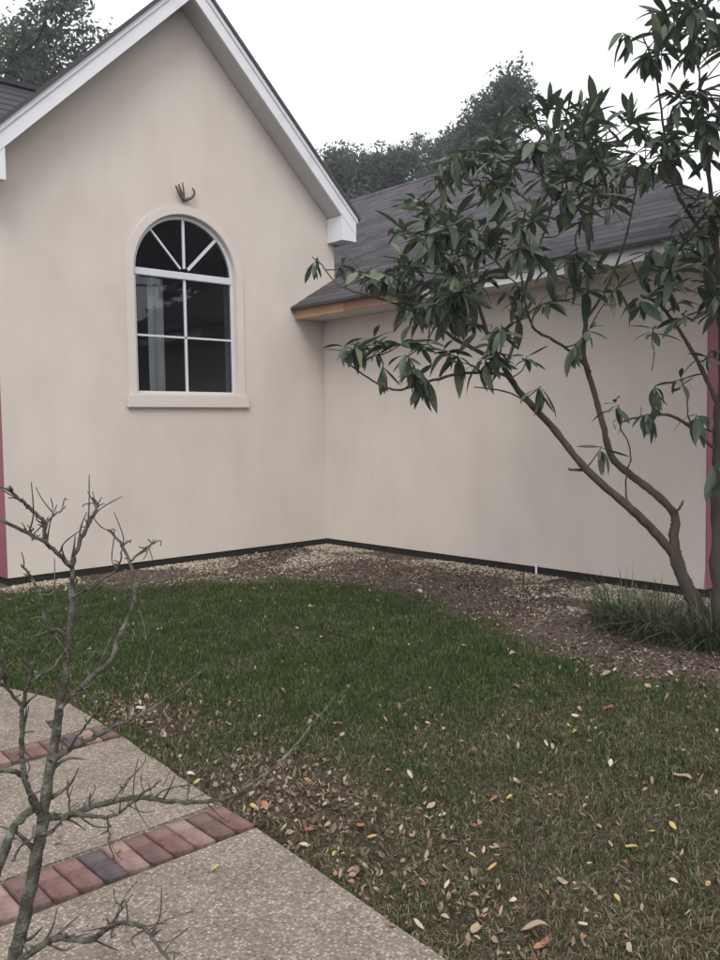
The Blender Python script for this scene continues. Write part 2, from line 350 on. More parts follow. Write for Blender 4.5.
# --- low wing roof: stepped shingle courses, hip at the near end
EX, EZ, RS = -.535, 3.070, .583
RX, RZ = 5.05, 3.070 + .583 * (5.05 + .535); YH = YB - .535
cs = MB(); step = .125
nC = int((RX - EX) / step)
for i in range(nC):
    x0 = EX + i * step; x1 = min(x0 + step + .02, RX); z0 = EZ + RS * (x0 - EX); z1 = EZ + RS * (x1 - EX)
    ya0 = YH + (x0 - EX); ya1 = YH + (x1 - EX); ye = -.003 if x0 < XR + .02 else 6.2
    # long runs are broken into tabs of uneven length and thickness
    y = ya0
    while y < ye - .01:
        L_ = rnd.choice((.30, .30, .33, .6)); y2 = min(y + L_, ye); t = rnd.choice((.003, .004, .0055))
        a1 = max(y, ya1) if y > ya0 else ya1
        if y2 > a1 + .02:
            cs.hexa([(x0, y, z0 - .03), (x1, a1, z1 - .03), (x1, y2 - .003, z1 - .03), (x0, y2 - .003, z0 - .03),
                     (x0 - .004, y, z0 + t), (x1, a1, z1 + .002), (x1, y2 - .003, z1 + .002), (x0 - .004, y2 - .003, z0 + t)])
        y = y2
lowroof = cs.build('low_roof', shingle, house)
q = MB()                                                     # hip end, far side and deck below the courses
Z = RZ - .035; E0 = EZ - .035
V = [(EX, YH, E0), (EX, 0, E0), (XR + .01, 0, E0 + RS * (XR + .01 - EX)), (XR + .01, 6.2, E0 + RS * (XR + .01 - EX)), (RX, 6.2, Z), (RX, YH + RX - EX, Z), (2 * RX - EX, YH, E0), (2 * RX - EX, 6.2, E0)]
q.v = V; q.f = [(0, 1, 2, 5), (2, 3, 4, 5), (0, 5, 6), (5, 4, 7, 6)]
dk = q.build('roof_deck', shingle, lowroof)
q = MB()
n_ = 22
for i in range(n_):                                          # hip courses
    d = i * .25; z0 = E0 + RS * d + .004
    a, c = (EX + d, 2 * RX - EX - d); a2, c2 = a + .26, c - .26
    if c2 > a2: q.hexa([(a, YH + d, z0), (c, YH + d, z0), (c2, YH + d + .26, z0 + RS * .26), (a2, YH + d + .26, z0 + RS * .26), (a, YH + d, z0 + .03), (c, YH + d, z0 + .03), (c2, YH + d + .26, z0 + RS * .26 + .012), (a2, YH + d + .26, z0 + RS * .26 + .012)])
q.build('hip_courses', shingle, lowroof)
q = MB()                                                     # caps on ridge and hip
y = YH + RX - EX
while y < 6.1:
    q.hexa([(RX - .14, y, RZ - .07), (RX + .14, y, RZ - .07), (RX + .14, y + .3, RZ - .07), (RX - .14, y + .3, RZ - .07), (RX - .02, y, RZ + .035), (RX + .02, y, RZ + .035), (RX + .02, y + .3, RZ + .02), (RX - .02, y + .3, RZ + .02)]); y += .2
d = 0
while d < RX - EX - .2:
    p = Vector((EX + d, YH + d, EZ + RS * d)); t = Vector((1, 1, RS)).normalized(); s_ = Vector((1, -1, 0)).normalized()
    pts = []
    for base in (True, False):
        for (k, sg) in ((0, -1), (0, 1), (1, 1), (1, -1)):
            pts.append(p + t * (.28 * k) + s_ * sg * (.12 if base else .03) + Vector((0, 0, -.05 if base else (.038 if k == 0 else .022))))
    q.hexa(pts); d += .14
q.build('ridge_cap', shingle, lowroof)
# fascia and soffit
FX = -.472
for y0, y1, mt in ((-.95, -.004, rawwood), (-2.1, -.953, redwood), (YB + FX, -2.103, white)):
    q = MB(); q.box(FX, FX + .028, y0, y1, 2.925, 3.052); q.build('fascia_board', mt, house)['label'] = {rawwood: 'bare orange wood fascia at the corner', redwood: 'dull reddish wood fascia', white: 'white painted fascia'}[mt]
q = MB(); q.box(FX + .03, 10.2, YB + FX, YB + FX + .028, 2.925, 3.052); q.build('fascia_board', white, house)
q = MB(); q.box(FX + .030, -.002, YB + FX + .03, -.004, 2.932, 2.944); q.build('eave_soffit', soffitm, house)
q = MB(); q.box(.0, 10.2, YB + FX + .03, YB - .002, 2.932, 2.944); q.build('eave_soffit', soffitm, house)
# main roof behind on the left
q = MB(); ry, rz, ey = 2.62, 6.0, .40; k = (rz - 3.95) / (ry - ey); nC = 18
for i in range(nC):
    t0, t1 = i / nC, min(1, (i + 1.15) / nC); ya, yb = ey + (ry - ey) * t0, ey + (ry - ey) * t1; za, zb_ = 3.95 + (rz - 3.95) * t0, 3.95 + (rz - 3.95) * t1
    q.hexa([(-12, ya, za - .05), (XL + .3 + 2.2 * t0, ya, za - .05), (XL + .3 + 2.2 * t1, yb, zb_ - .05), (-12, yb, zb_ - .05), (-12, ya, za + .02), (XL + .3 + 2.2 * t0, ya, za + .02), (XL + .3 + 2.2 * t1, yb, zb_), (-12, yb, zb_)])
q.hexa([(-12, ry, rz - .06), (-2, ry, rz - .06), (-2, 5.6, 3.6), (-12, 5.6, 3.6), (-12, ry, rz), (-2, ry, rz), (-2, 5.6, 3.7), (-12, 5.6, 3.7)])
mr = q.build('main_roof', shingle, house)
q = MB(); q.box(-12, -2.2, ry - .1, ry + .1, rz - .03, rz + .03); q.build('ridge_cap', shingle, mr)
q = MB(); q.box(-12, XL + .02, .75, .95, BZ, 3.95); q.build('front_wall', stucco, house)
q = MB(); q.box(-12, XL + .02, .76, .94, -.05, BZ - .001); q.build('base_strip', dark_strip, house)

# --- arched window
win = empty('arched_window', (0, 0, 0)); win.parent = house
q = MB(); q.prism(arch(.765, 1.80), -.016, .004, 'y', [arch(AR + .004, 1.958)]); q.build('stucco_surround', trimstucco, win, bevel=.008)
q = MB(); q.box(-2.815, -1.215, -.045, -.001, 1.80, 1.952); q.build('sill', trimstucco, win, bevel=.010)
q = MB(); q.prism(arch(AR - .002, 1.957), .045, .10, 'y', [arch(AR - .042, 1.99)]); q.build('window_frame', winframe, win)
q = MB(); q.box(-2.66, -1.376, .035, .095, 3.272, 3.352); q.build('transom_bar', winframe, win, bevel=.006)
cx = -2.018
def bar(x0, z0, x1, z1, wd, y0=.052, y1=.078):
    dx, dz = x1 - x0, z1 - z0; l = math.hypot(dx, dz); nx, nz = -dz / l * wd / 2, dx / l * wd / 2
    q = MB(); q.prism([(x0 + nx, z0 + nz), (x1 + nx, z1 + nz), (x1 - nx, z1 - nz), (x0 - nx, z0 - nz)], y0, y1, 'y'); return q.build('muntin', winframe, win)
bar(cx, 1.988, cx, 2.600, .030); bar(cx, 2.622, cx, 3.272, .030)
bar(cx - .620, 2.611, cx - .016, 2.611, .022); bar(cx + .016, 2.611, cx + .620, 2.611, .022)
bar(cx, 3.40, cx, AZ + .62, .030)
for a, wd in ((math.radians(132), .022), (math.radians(46), .034)):
    bar(cx + .07 * math.cos(a), AZ + .07 * math.sin(a) + .01, cx + .62 * math.cos(a), AZ + .62 * math.sin(a), wd)
def pane(poly):
    q = MB(); q.prism(poly, .064, .066, 'y'); q.build('pane', glassm, win)
pane([(cx - .622, 1.985), (cx, 1.985), (cx, 2.611), (cx - .622, 2.611)]); pane([(cx, 1.985), (cx + .622, 1.985), (cx + .622, 2.611), (cx, 2.611)])
pane([(cx - .622, 2.611), (cx, 2.611), (cx, 3.31), (cx - .622, 3.31)]); pane([(cx, 2.611), (cx + .622, 2.611), (cx + .622, 3.31), (cx, 3.31)])
angs = [0, 46, 90, 132, 180]
for a0, a1 in zip(angs[:-1], angs[1:]):
    pane([(cx, AZ)] + [(cx + .622 * math.cos(math.radians(t)), AZ + .622 * math.sin(math.radians(t))) for t in np.linspace(a0, a1, 9)])
def drape(x0, x1, y):
    n = 24; V = []; 
    for z in (.9, 3.30):
        for i in range(n + 1):
            t = i / n; V.append((x0 + (x1 - x0) * t, y + .025 * math.sin(t * 9) + .012 * math.sin(t * 23), z))
    Fc = [(i, i + 1, n + 2 + i, n + 1 + i) for i in range(n)]
    me = bpy.data.meshes.new('curtain'); me.from_pydata(V, [], Fc); o = link('curtain', me, curtain, None, True)
    md = o.modifiers.new('solid', 'SOLIDIFY'); md.thickness = .006; return o
tag(drape(-2.37, -2.18, .28), 'pale narrow curtain hanging behind the left panes of the arched window', 'curtain')
tag(drape(-1.33, -1.16, .28), 'pale curtain at the right edge of the arched window', 'curtain')

# --- little bracket above the window
br = Tubes()
def hook(pts, r0, r1): 
    P = spline(pts, 5); br.add(P, np.linspace(r0, r1, len(P)), 8)
hook([(-2.045, -.02, 4.16), (-2.11, -.05, 4.20), (-2.165, -.06, 4.29)], .020, .010)
hook([(-2.06, -.02, 4.21), (-2.10, -.04, 4.27), (-2.115, -.04, 4.32)], .016, .008)
hook([(-2.035, -.02, 4.16), (-1.96, -.05, 4.19), (-1.925, -.06, 4.25), (-1.945, -.05, 4.30)], .019, .010)
hook([(-2.04, .012, 4.15), (-2.045, -.03, 4.20), (-2.06, -.035, 4.35)], .018, .006)
tag(br.build('wall_bracket', metalbrown), 'small brown curved bracket fixed to the stucco above the arched window', 'bracket')
pp = Tubes(); pp.add(spline([(-.035, -3.41, -.03), (-.035, -3.41, .09), (-.036, -3.41, .12)], 4), [.012] * 9, 10)
tag(pp.build('vent_pipe', white), 'small white pipe stub standing at the foot of the low wall', 'pipe')

# ------------------------------------------------------------------ leaves
def leaf_grid(L, W, droop, fold, nu=6):
    V = []; Fc = []
    for i in range(nu + 1):
        t = i / nu; wv = W / 2 * ((math.sin(math.pi * t ** 1.15)) ** .75 if 0 < t < 1 else .03)
        x = L * t; z = -droop * L * t * t
        for s in (-1, 0, 1): V.append((x * (1 - .15 * droop * t), s * wv, z + abs(s) * wv * fold))
    for i in range(nu):
        for j in range(2): a = i * 3 + j; Fc.append((a, a + 3, a + 4, a + 1))
    return np.array(V), np.array(Fc)
LV = [leaf_grid(.20, .053, .35, .3), leaf_grid(.18, .050, .7, .4), leaf_grid(.22, .053, .15, .25), leaf_grid(.13, .040, .4, .55), leaf_grid(.17, .054, .9, .2), leaf_grid(.19, .045, -.15, .6)]
LM = []
for v, f_ in LV:
    me = np_mesh('leaf', v, f_); me.materials.append(leafm); me.polygons.foreach_set('use_smooth', [True] * len(me.polygons)); LM.append(me)
def frame_from(dirv, roll):
    d = Vector(dirv).normalized(); q_ = d.to_track_quat('X', 'Z').to_matrix(); return q_ @ Matrix.Rotation(roll, 3, 'X')

class Bush:                                                  # evergreen with whorls of long leaves
    def __init__(s, name, base, label):
        s.root = empty(name, tuple(base)); s.base = np.array(base); tag(s.root, label, 'tree')
        s.nodes = []; s.tw = Tubes(); s.V = []; s.F = []; s.n = 0; s.singles = 0; s.bare = 0
    def limb(s, name, pts, r0, r1, n=9):
        P = spline(pts, 6); P = P + rng.normal(size=P.shape) * .0015; R = np.linspace(r0, r1, len(P)) * (1 + .06 * rng.normal(size=len(P)))
        t = Tubes(); t.add(P - s.base, R, n, .04); t.build(name, bark, s.root)
        for p in P[2:]: s.nodes.append((p, r1))
    def clusters(s, pts, droop=-.1, up=True):
        pts = [np.array(p) for p in pts]
        N0 = np.array([n[0] for n in s.nodes]); pts.sort(key=lambda p: np.min(np.linalg.norm(N0 - p, axis=1)))
        for p in pts:
            N = np.array([n[0] for n in s.nodes]); d = np.linalg.norm(N - p, axis=1) + .9 * np.maximum(0, N[:, 2] - p[2] + .05)
            k = int(np.argmin(d)); a = N[k]; L_ = np.linalg.norm(p - a)
            if L_ > .04:
                mid = a + (p - a) * .5 + rng.normal(size=3) * .07 * min(L_, 1) + np.array([0, 0, -.08 * L_])
                P = spline([a, mid, p], 5); r0 = min(.006 + .006 * L_, max(.005, s.nodes[k][1]))
                s.tw.add(P - s.base, np.linspace(r0, .0032, len(P)), 6)
                for q_ in P[1:]: s.nodes.append((q_, .006))
                ax = (p - mid) / np.linalg.norm(p - mid)
            else: ax = np.array([0, 0, 1.])
            s.whorl(p, ax, droop)
            if rnd.random() < .5:                            # a bare side twig
                N1 = p - ax * rnd.uniform(.05, .2); e = N1 + (ax + np.clip(rng.normal(size=3), -1, 1) * .7) * rnd.uniform(.05, .13)
                s.tw.add(spline([N1, (N1 + e) / 2 + rng.normal(size=3) * .015, e], 4) - s.base, np.linspace(.0034, .0018, 9), 5)
    def whorl(s, p, ax, droop, single=None):
        n = rnd.randint(6, 11); off = rnd.uniform(0, 6.28)
        dz = rnd.gauss(droop - .15, .5); size = rnd.uniform(.75, 1.22)
        for i in range(n):
            a = off + 2.4 * i; pit = dz + rnd.gauss(0, .28) + (.45 if i > n - 3 else 0)
            d = np.array([math.cos(a) * math.cos(pit), math.sin(a) * math.cos(pit), math.sin(pit)]) + .35 * ax
            mt = frame_from(d, rnd.gauss(0, .4)); k = rnd.randrange(6); sc = size * rnd.uniform(.55, 1.12)
            pos = p - ax * (.012 * (n - i) * .6)
            if s.singles > 0 and single is not False:
                o = link('leaf', LM[k], None, s.root); o.matrix_local = Matrix.Translation(Vector(pos - s.base)) @ mt.to_4x4() @ Matrix.Scale(sc, 4); s.singles -= 1
            else:
                v, f_ = LV[k]; v = v * sc @ np.array(mt).T + pos - s.base
                s.V.append(v); s.F.append(f_ + s.n); s.n += len(v)
    def done(s):
        tag(s.tw.build('twigs', bark, s.root), kind='stuff')
        if s.V:
            o = link('foliage', np_mesh('foliage', np.vstack(s.V), np.vstack(s.F)), leafm, s.root, True); o['kind'] = 'stuff'
def ell(cx, cy, rx, ry, n, D, dd):
    r = []
    while len(r) < n:
        a, b_ = rnd.uniform(-1, 1), rnd.uniform(-1, 1)
        if a * a + b_ * b_ < 1: r.append(at(cx + a * rx, cy + b_ * ry, D + rnd.uniform(-dd, dd)))
    return r
def pts(L, D0, D1=None):
    D1 = D0 if D1 is None else D1
    return [at(x, y, D0 + (D1 - D0) * i / max(1, len(L) - 1)) for i, (x, y) in enumerate(L)]

D = 6.15
b1 = at(708, 634, D); b1[2] = 0
B = Bush('evergreen_tree', b1, 'leaning broad-leaved evergreen tree with forked trunk spreading left in front of the low wing')
B.limb('trunk', [b1 - np.array([0, 0, .12]), b1] + pts([(697, 607), (683, 578), (674, 552)], D), .075, .043, 12)
A_ = pts([(675, 556), (650, 527), (625, 504), (586, 469), (551, 426), (519, 391), (503, 366)], D, D - .25); B.limb('branch', A_, .034, .020)
B_ = pts([(675, 558), (674, 535), (674, 514), (655, 494), (632, 476), (612, 457), (603, 425), (595, 395), (584, 355), (586, 320), (588, 280), (590, 235), (595, 180)], D, D + .25); B.limb('branch', B_, .036, .010)
B.limb('branch', pts([(503, 366), (480, 352), (457, 340), (427, 317), (402, 285), (384, 272)], D - .25, D + .3), .017, .007)
B.limb('branch', pts([(503, 366), (490, 340), (480, 310), (470, 275), (462, 235)], D - .25, D - .5), .017, .006)
B.limb('branch', pts([(519, 391), (507, 376), (467, 373), (427, 382), (397, 390), (373, 381), (345, 361)], D - .22, D - .55), .013, .005)
B.limb('branch', pts([(540, 412), (510, 393), (474, 387)], D - .2, D - .5), .008, .004)
B.limb('branch', pts([(427, 317), (390, 302), (350, 290), (333, 280), (322, 265), (312, 257)], D, D + .5), .009, .004)
B.limb('branch', pts([(590, 372), (575, 355), (553, 340), (533, 327), (524, 295), (520, 250), (527, 200)], D + .1, D - .5), .012, .006)
B.limb('branch', pts([(505, 368), (515, 340), (520, 310), (530, 270), (548, 220), (556, 170)], D - .25, D + .45), .014, .006)
B.limb('branch', pts([(586, 320), (605, 290), (622, 250), (632, 210), (640, 165)], D + .15, D - .3), .011, .005)
B.limb('branch', pts([(586, 469), (577, 470), (568, 469)], D - .1), .011, .009)
B.limb('branch', pts([(627, 502), (626, 476), (631, 458), (627, 440), (620, 427), (618, 405)], D, D - .2), .006, .004)
B.limb('branch', pts([(676, 512), (681, 506), (683, 501)], D), .011, .006)
B.singles = 215
low = [at(318, 257, D + .5), at(343, 264, D + .45), at(590, 328, D - .2), at(602, 446, D - .1), at(527, 356, D - .4), at(541, 386, D - .35), at(616, 402, D - .2), at(575, 345, D - .3)]
B.clusters(low, -.55)
B.clusters(ell(470, 250, 70, 45, 7, D - .3, .6) + ell(420, 300, 40, 18, 4, D - .1, .4), -.35)
B.clusters(ell(375, 350, 34, 16, 9, D - .5, .2) + ell(420, 372, 30, 10, 3, D - .45, .15) + ell(475, 352, 25, 14, 4, D - .3, .3) + ell(430, 345, 25, 15, 2, D - .4, .2), -.5)
B.clusters(ell(400, 275, 45, 25, 12, D + .2, .5), -.35)
B.clusters(ell(435, 262, 65, 45, 28, D - .1, .7), -.3)
B.clusters(ell(480, 300, 58, 32, 22, D - .2, .6) + ell(565, 280, 55, 30, 10, D, .6), -.4)
B.clusters(ell(505, 192, 92, 64, 46, D - .1, .9) + ell(600, 155, 72, 38, 28, D, .9) + ell(565, 225, 55, 40, 6, D, .8), -.15)
B.clusters(ell(565, 122, 75, 16, 24, D, .8) + ell(480, 160, 45, 28, 12, D, .5), .35)
B.clusters(ell(665, 262, 40, 30, 7, D, .6) + ell(660, 145, 40, 26, 10, D, .6), -.2)
B.done()
D2 = 5.95
b2 = at(728, 668, D2); b2[2] = 0
B2 = Bush('evergreen_tree', b2, 'dark straight-trunked evergreen tree at the right edge beside the low wing')
B2.limb('trunk', [b2 - np.array([0, 0, .12]), b2] + pts([(724, 600), (723, 520), (722, 450), (722, 405)], D2), .105, .055, 12)
B2.limb('branch', pts([(722, 420), (722, 330), (717, 250), (708, 170), (702, 110), (698, 60)], D2), .028, .005)
B2.limb('branch', pts([(722, 456), (702, 437), (683, 422), (667, 415), (645, 416), (622, 422)], D2, D2 - .2), .013, .007)
B2.limb('branch', pts([(720, 410), (707, 380), (693, 353), (677, 327), (660, 305), (640, 295)], D2, D2 - .1), .017, .009)
B2.limb('branch', pts([(683, 422), (700, 428), (718, 432)], D2 - .08, D2), .009, .008)
B2.limb('branch', pts([(700, 437), (693, 428), (688, 415), (687, 400), (681, 378)], D2 - .05, D2 - .2), .006, .004)
B2.limb('branch', pts([(660, 415), (657, 400), (655, 388)], D2 - .15, D2 - .25), .006, .004)
B2.limb('branch', pts([(652, 370), (654, 355), (652, 340), (653, 330)], D2 - .22, D2 - .1), .004, .003)
B2.limb('branch', pts([(716, 250), (690, 215), (672, 180), (664, 130), (655, 70), (642, 35)], D2, D2 - .3), .014, .005)
B2.limb('branch', pts([(722, 340), (760, 240), (790, 120), (800, 0)], D2, D2 + .5), .03, .010)
B2.limb('branch', pts([(722, 380), (790, 300), (850, 200), (900, 90)], D2, D2 - .6), .03, .010)
B2.limb('branch', pts([(706, 170), (730, 60), (740, -60), (730, -180)], D2, D2 + .2), .02, .008)
B2.singles = 150
B2.clusters([at(655, 386, D2 - .2), at(681, 376, D2 - .2), at(653, 328, D2 - .15), at(648, 414, D2 - .2), at(716, 462, D2 - .3), at(712, 350, D2 - .1), at(640, 296, D2 - .1), at(697, 415, D2 - .2)], -.6)
B2.clusters(ell(642, 38, 28, 22, 6, D2 - .25, .3) + ell(690, 30, 40, 28, 12, D2, .4), -.3)
B2.clusters(ell(695, 130, 32, 45, 14, D2, .5) + ell(700, 275, 38, 45, 18, D2, .5) + ell(690, 200, 40, 30, 8, D2, .5), -.3)
B2.clusters(ell(830, 150, 95, 190, 90, D2 - .2, 1.1) + ell(820, -60, 160, 130, 120, D2 - .9, 1.2) + ell(1000, 80, 120, 200, 90, D2 - 1.2, 1.2) + ell(760, -120, 110, 90, 40, D2, .9) + ell(880, 60, 90, 130, 40, D2 - .3, .9), -.2)
B2.done()

# ------------------------------------------------------------------ bare shrub in front
DS = 2.0
b3 = at(-3, 1097, DS); b3[2] = 0
sh = empty('bare_shrub', tuple(b3)); tag(sh, 'leafless multi-stemmed shrub with grey lichened branches beside the concrete path', 'shrub')
def stem(name, L, r0, r1, D0, D1=None, first=None):
    P = spline(([first] if first is not None else []) + pts(L, D0, D1), 5)
    P = P + rng.normal(size=P.shape) * .0012; k = len(P)
    R = np.linspace(r0, r1, k) * (.62 if r0 > .012 else .85) * (1 + .05 * rng.normal(size=k))
    t = Tubes(); t.add(P - b3, R, 10, .04)
    # knuckles and stubby spurs where leaves used to sit
    for i in range(2, k - 1):
        if rnd.random() < .28:
            d = rng.normal(size=3); d[2] = abs(d[2]) * .8; d /= np.linalg.norm(d); l = rnd.uniform(.008, .028)
            t.add(np.array([P[i], P[i] + d * l * .6, P[i] + d * l + rng.normal(size=3) * .003]) - b3, [max(R[i] * .55, .002), max(R[i] * .4, .0016), .0012], 6)
    if True:
        for i in range(2, k - 1):
            if rnd.random() < .24:
                d = (P[i + 1] - P[i - 1]); d /= np.linalg.norm(d); d = d + rng.normal(size=3) * .75; d[2] += .35; d /= np.linalg.norm(d); l = rnd.uniform(.025, .10)
                m_ = P[i] + d * l * .5 + rng.normal(size=3) * .16 * l; e = m_ + (d + rng.normal(size=3) * .5) * l * .5
                Q = spline([P[i], m_, e], 4); t.add(Q - b3, np.linspace(max(.0016, R[i] * .5), .0011, len(Q)), 6)
    t.build(name, greybark, sh)
g0 = b3 - np.array([0, 0, .1])
stem('stem', [(8, 1000), (16, 952), (30, 890), (41, 830), (46, 795), (51, 765), (57, 727), (60, 700), (65, 677), (69, 636), (72, 595), (72, 565)], .030, .0085, DS, DS + .05, g0)
stem('stem', [(-22, 960), (-8, 885), (4, 852), (16, 824), (38, 806)], .026, .015, DS - .06, DS, g0 + np.array([-.05, -.02, 0]))
stem('stem', [(40, 815), (33, 797), (24, 776), (22, 740), (23, 705), (30, 677), (32, 662)], .013, .005, DS, DS - .12)
stem('branch', [(72, 567), (77, 549), (88, 524), (95, 512), (97, 505), (93, 498)], .0075, .003, DS + .05, DS + .15)
stem('branch', [(72, 567), (65, 560), (51, 547), (43, 541), (16, 528), (-8, 516)], .007, .004, DS + .05, DS - .05)
stem('branch', [(43, 541), (45, 525), (35, 513), (24, 503), (14, 494), (9, 486)], .006, .0035, DS, DS - .1)
stem('branch', [(45, 524), (55, 515), (66, 506)], .0035, .002, DS, DS + .1)
stem('branch', [(33, 540), (32, 534), (33, 528)], .003, .002, DS - .02)
stem('branch', [(59, 710), (68, 698), (95, 674), (112, 658), (119, 636), (133, 606), (134, 585), (130, 563), (120, 543), (109, 530)], .009, .0035, DS + .02, DS + .2)
stem('branch', [(130, 561), (143, 551), (156, 540)], .004, .002, DS + .16, DS + .25)
stem('branch', [(122, 546), (127, 542), (131, 543)], .003, .0015, DS + .18)
stem('branch', [(134, 600), (143, 622), (146, 640)], .003, .002, DS + .15, DS + .1)
stem('branch', [(72, 597), (90, 588), (108, 576), (119, 566), (121, 552)], .004, .002, DS + .04, DS - .1)
stem('branch', [(67, 642), (60, 631), (47, 626), (42, 600), (33, 580), (22, 566)], .0055, .0028, DS + .03, DS - .1)
stem('branch', [(31, 672), (18, 652), (6, 640), (-6, 632)], .004, .002, DS - .1, DS - .2)
stem('branch', [(30, 683), (45, 673), (57, 663), (66, 650)], .0045, .003, DS - .1, DS + .05)
stem('branch', [(23, 706), (8, 690), (3, 674), (2, 650)], .005, .0025, DS - .08, DS - .2)
stem('branch', [(26, 778), (13, 771), (-8, 772)], .008, .006, DS - .01, DS - .1)
stem('branch', [(38, 818), (52, 817), (65, 816), (89, 808), (114, 801), (141, 797), (162, 800), (186, 802), (210, 801), (232, 796), (268, 772), (290, 752), (315, 721), (328, 706)], .011, .003, DS, DS + .35)
stem('branch', [(70, 814), (89, 816), (108, 817), (122, 811), (141, 795), (160, 781)], .007, .0025, DS + .03, DS - .1)
stem('branch', [(187, 802), (188, 780), (179, 758), (171, 740)], .004, .002, DS + .2, DS + .3)
stem('branch', [(268, 772), (264, 762), (262, 755)], .003, .0018, DS + .28)
stem('branch', [(234, 795), (226, 782), (224, 770)], .003, .0015, DS + .25, DS + .2)
stem('branch', [(290, 752), (303, 748), (314, 742)], .0025, .0012, DS + .3, DS + .4)
stem('branch', [(114, 801), (125, 784), (140, 768)], .0035, .0016, DS + .06, DS + .15)
stem('branch', [(108, 818), (109, 840), (114, 860)], .003, .0016, DS + .03, DS)
stem('branch', [(69, 815), (68, 797), (68, 780)], .003, .0018, DS + .03, DS)
stem('branch', [(90, 808), (89, 800), (90, 793)], .003, .002, DS + .03)
stem('branch', [(52, 762), (70, 749), (90, 739), (108, 730), (130, 720), (152, 708), (175, 693), (200, 672)], .009, .0028, DS, DS + .3)
stem('branch', [(68, 750), (80, 733), (90, 720), (101, 706)], .004, .002, DS + .03, DS - .1)
stem('branch', [(130, 720), (133, 700), (145, 680), (150, 662)], .0035, .0018, DS + .15, DS + .3)
stem('branch', [(14, 965), (41, 946), (60, 938), (89, 941), (106, 929), (119, 923), (141, 926), (152, 938), (166, 956), (185, 975)], .010, .003, DS, DS - .25)
stem('branch', [(106, 929), (118, 915), (124, 900)], .003, .0016, DS - .1, DS - .15)
stem('branch', [(41, 835), (52, 832), (60, 822), (72, 812)], .005, .003, DS, DS + .05)
stem('branch', [(12, 862), (22, 845), (38, 836)], .004, .003, DS - .05, DS)

# ------------------------------------------------------------------ strap-leaved clumps by the tree
def clump(name, x, y, n, L0, label):
    V = []; Fc = []; k = 0
    for i in range(n):
        a = rnd.uniform(0, 6.283); L_ = L0 * rnd.uniform(.35, 1.15); out_ = min(1.35, abs(rnd.gauss(.85, .35))); wv = rnd.uniform(.003, .006)
        r0 = .22 * rnd.random() ** .7; px, py = math.cos(a) * r0, math.sin(a) * r0; a += rnd.gauss(0, .4)
        for j in range(6):
            t = j / 5; h = L_ * (1.15 * t - .75 * out_ * t * t); d = L_ * out_ * t * t * .9 + .02 * t; ww = wv * (1 - t ** 2.5)
            cx_, cy_ = px + math.cos(a) * d, py + math.sin(a) * d
            V += [(cx_ - math.sin(a) * ww, cy_ + math.cos(a) * ww, max(h, .004)), (cx_ + math.sin(a) * ww, cy_ - math.cos(a) * ww, max(h, .004))]
            if j: Fc.append((k - 2, k - 1, k + 1, k)); 
            k += 2
    o = link(name, np_mesh(name, V, Fc), clumpm); o.location = (x, y, 0); return tag(o, label, 'plant')
clump('strap_leaf_plant', -1.45, -5.25, 420, .42, 'left clump of dark strap-leaved grass plants under the evergreen tree')
clump('strap_leaf_plant', -1.58, -5.62, 460, .42, 'dark strap-leaved clump in front of the leaning tree trunk')
clump('strap_leaf_plant', -1.55, -6.0, 420, .42, 'strap-leaved clump at the right edge beside the dark trunk')
clump('strap_leaf_plant', -.90, -5.28, 130, .26, 'small strap-leaved clump close to the low wall')

# ------------------------------------------------------------------ lawn and loose ground cover
def blades(X, Y, h, wv, lean):
    n = len(X); a = rng.uniform(0, 6.283, n); la = rng.uniform(0, 6.283, n); le = np.abs(rng.normal(0, lean, n)) * h
    dx, dy = np.cos(a) * wv, np.sin(a) * wv; lx, ly = np.cos(la) * le, np.sin(la) * le
    V = np.zeros((n, 5, 3)); V[:, 0] = np.c_[X - dx, Y - dy, np.zeros(n)]; V[:, 1] = np.c_[X + dx, Y + dy, np.zeros(n)]
    V[:, 2] = np.c_[X - dx * .7 + lx * .35, Y - dy * .7 + ly * .35, h * .6]; V[:, 3] = np.c_[X + dx * .7 + lx * .35, Y + dy * .7 + ly * .35, h * .6]
    V[:, 4] = np.c_[X + lx, Y + ly, h * np.maximum(.35, 1 - (le / h) ** 2 * .4)]
    b_ = np.arange(n)[:, None] * 5
    Fc = np.concatenate([b_ + np.array([0, 1, 3]), b_ + np.array([0, 3, 2]), b_ + np.array([2, 3, 4])])
    return V.reshape(-1, 3), Fc
XX = [-5.45, -.3]; YY = [-8.6, -.25]
EDGE_Y = np.linspace(-9.6, -2.6, 60); EDGE_X = np.array([edge_x(y) for y in EDGE_Y])
def offpath(X, Y, mrg=.0):
    ex = np.interp(Y, EDGE_Y, EDGE_X, right=-9); return (X > ex + mrg)
def litter_f(X, Y):                                          # where dead leaves have gathered
    p1 = np.exp(-(((X + 5.08) / .30) ** 2 + ((Y + 5.95) / .62) ** 2)); p2 = np.exp(-(((X + 5.02) / .22) ** 2 + ((Y + 4.55) / .45) ** 2))
    p3 = .35 * np.exp(-(((X + 5.15) / .25) ** 2 + ((Y + 6.9) / .5) ** 2))
    return np.clip(np.maximum(np.maximum(p1, p2 * .9), p3), 0, 1)
def green_f(X, Y):                                           # lush in the middle, thin and brown near the camera and to the right
    d = (X - C[0]) * FW[0] + (Y - C[1]) * FW[1]; lat = (X - C[0]) * RT[0] + (Y - C[1]) * RT[1]
    return np.clip((d - 3.1) / 1.9 - .12 * np.clip(lat, 0, 3) + .5 * (vnoise(X, Y, 1.4, 3) - .5), 0, 1)
N = 720000
X = rng.uniform(-6.3, 0, N); Y = rng.uniform(-9.0, -.2, N)
ok = ~inside(bedpoly, X + .10 * (vnoise(X, Y, 5, 9) - .5) + rng.normal(0, .17, N), Y + .7 * (vnoise(X, Y, 3, 8) - .5) + rng.normal(0, .17, N)) & offpath(X, Y, -.014) & ((X < -4.158) | (Y < -.05))
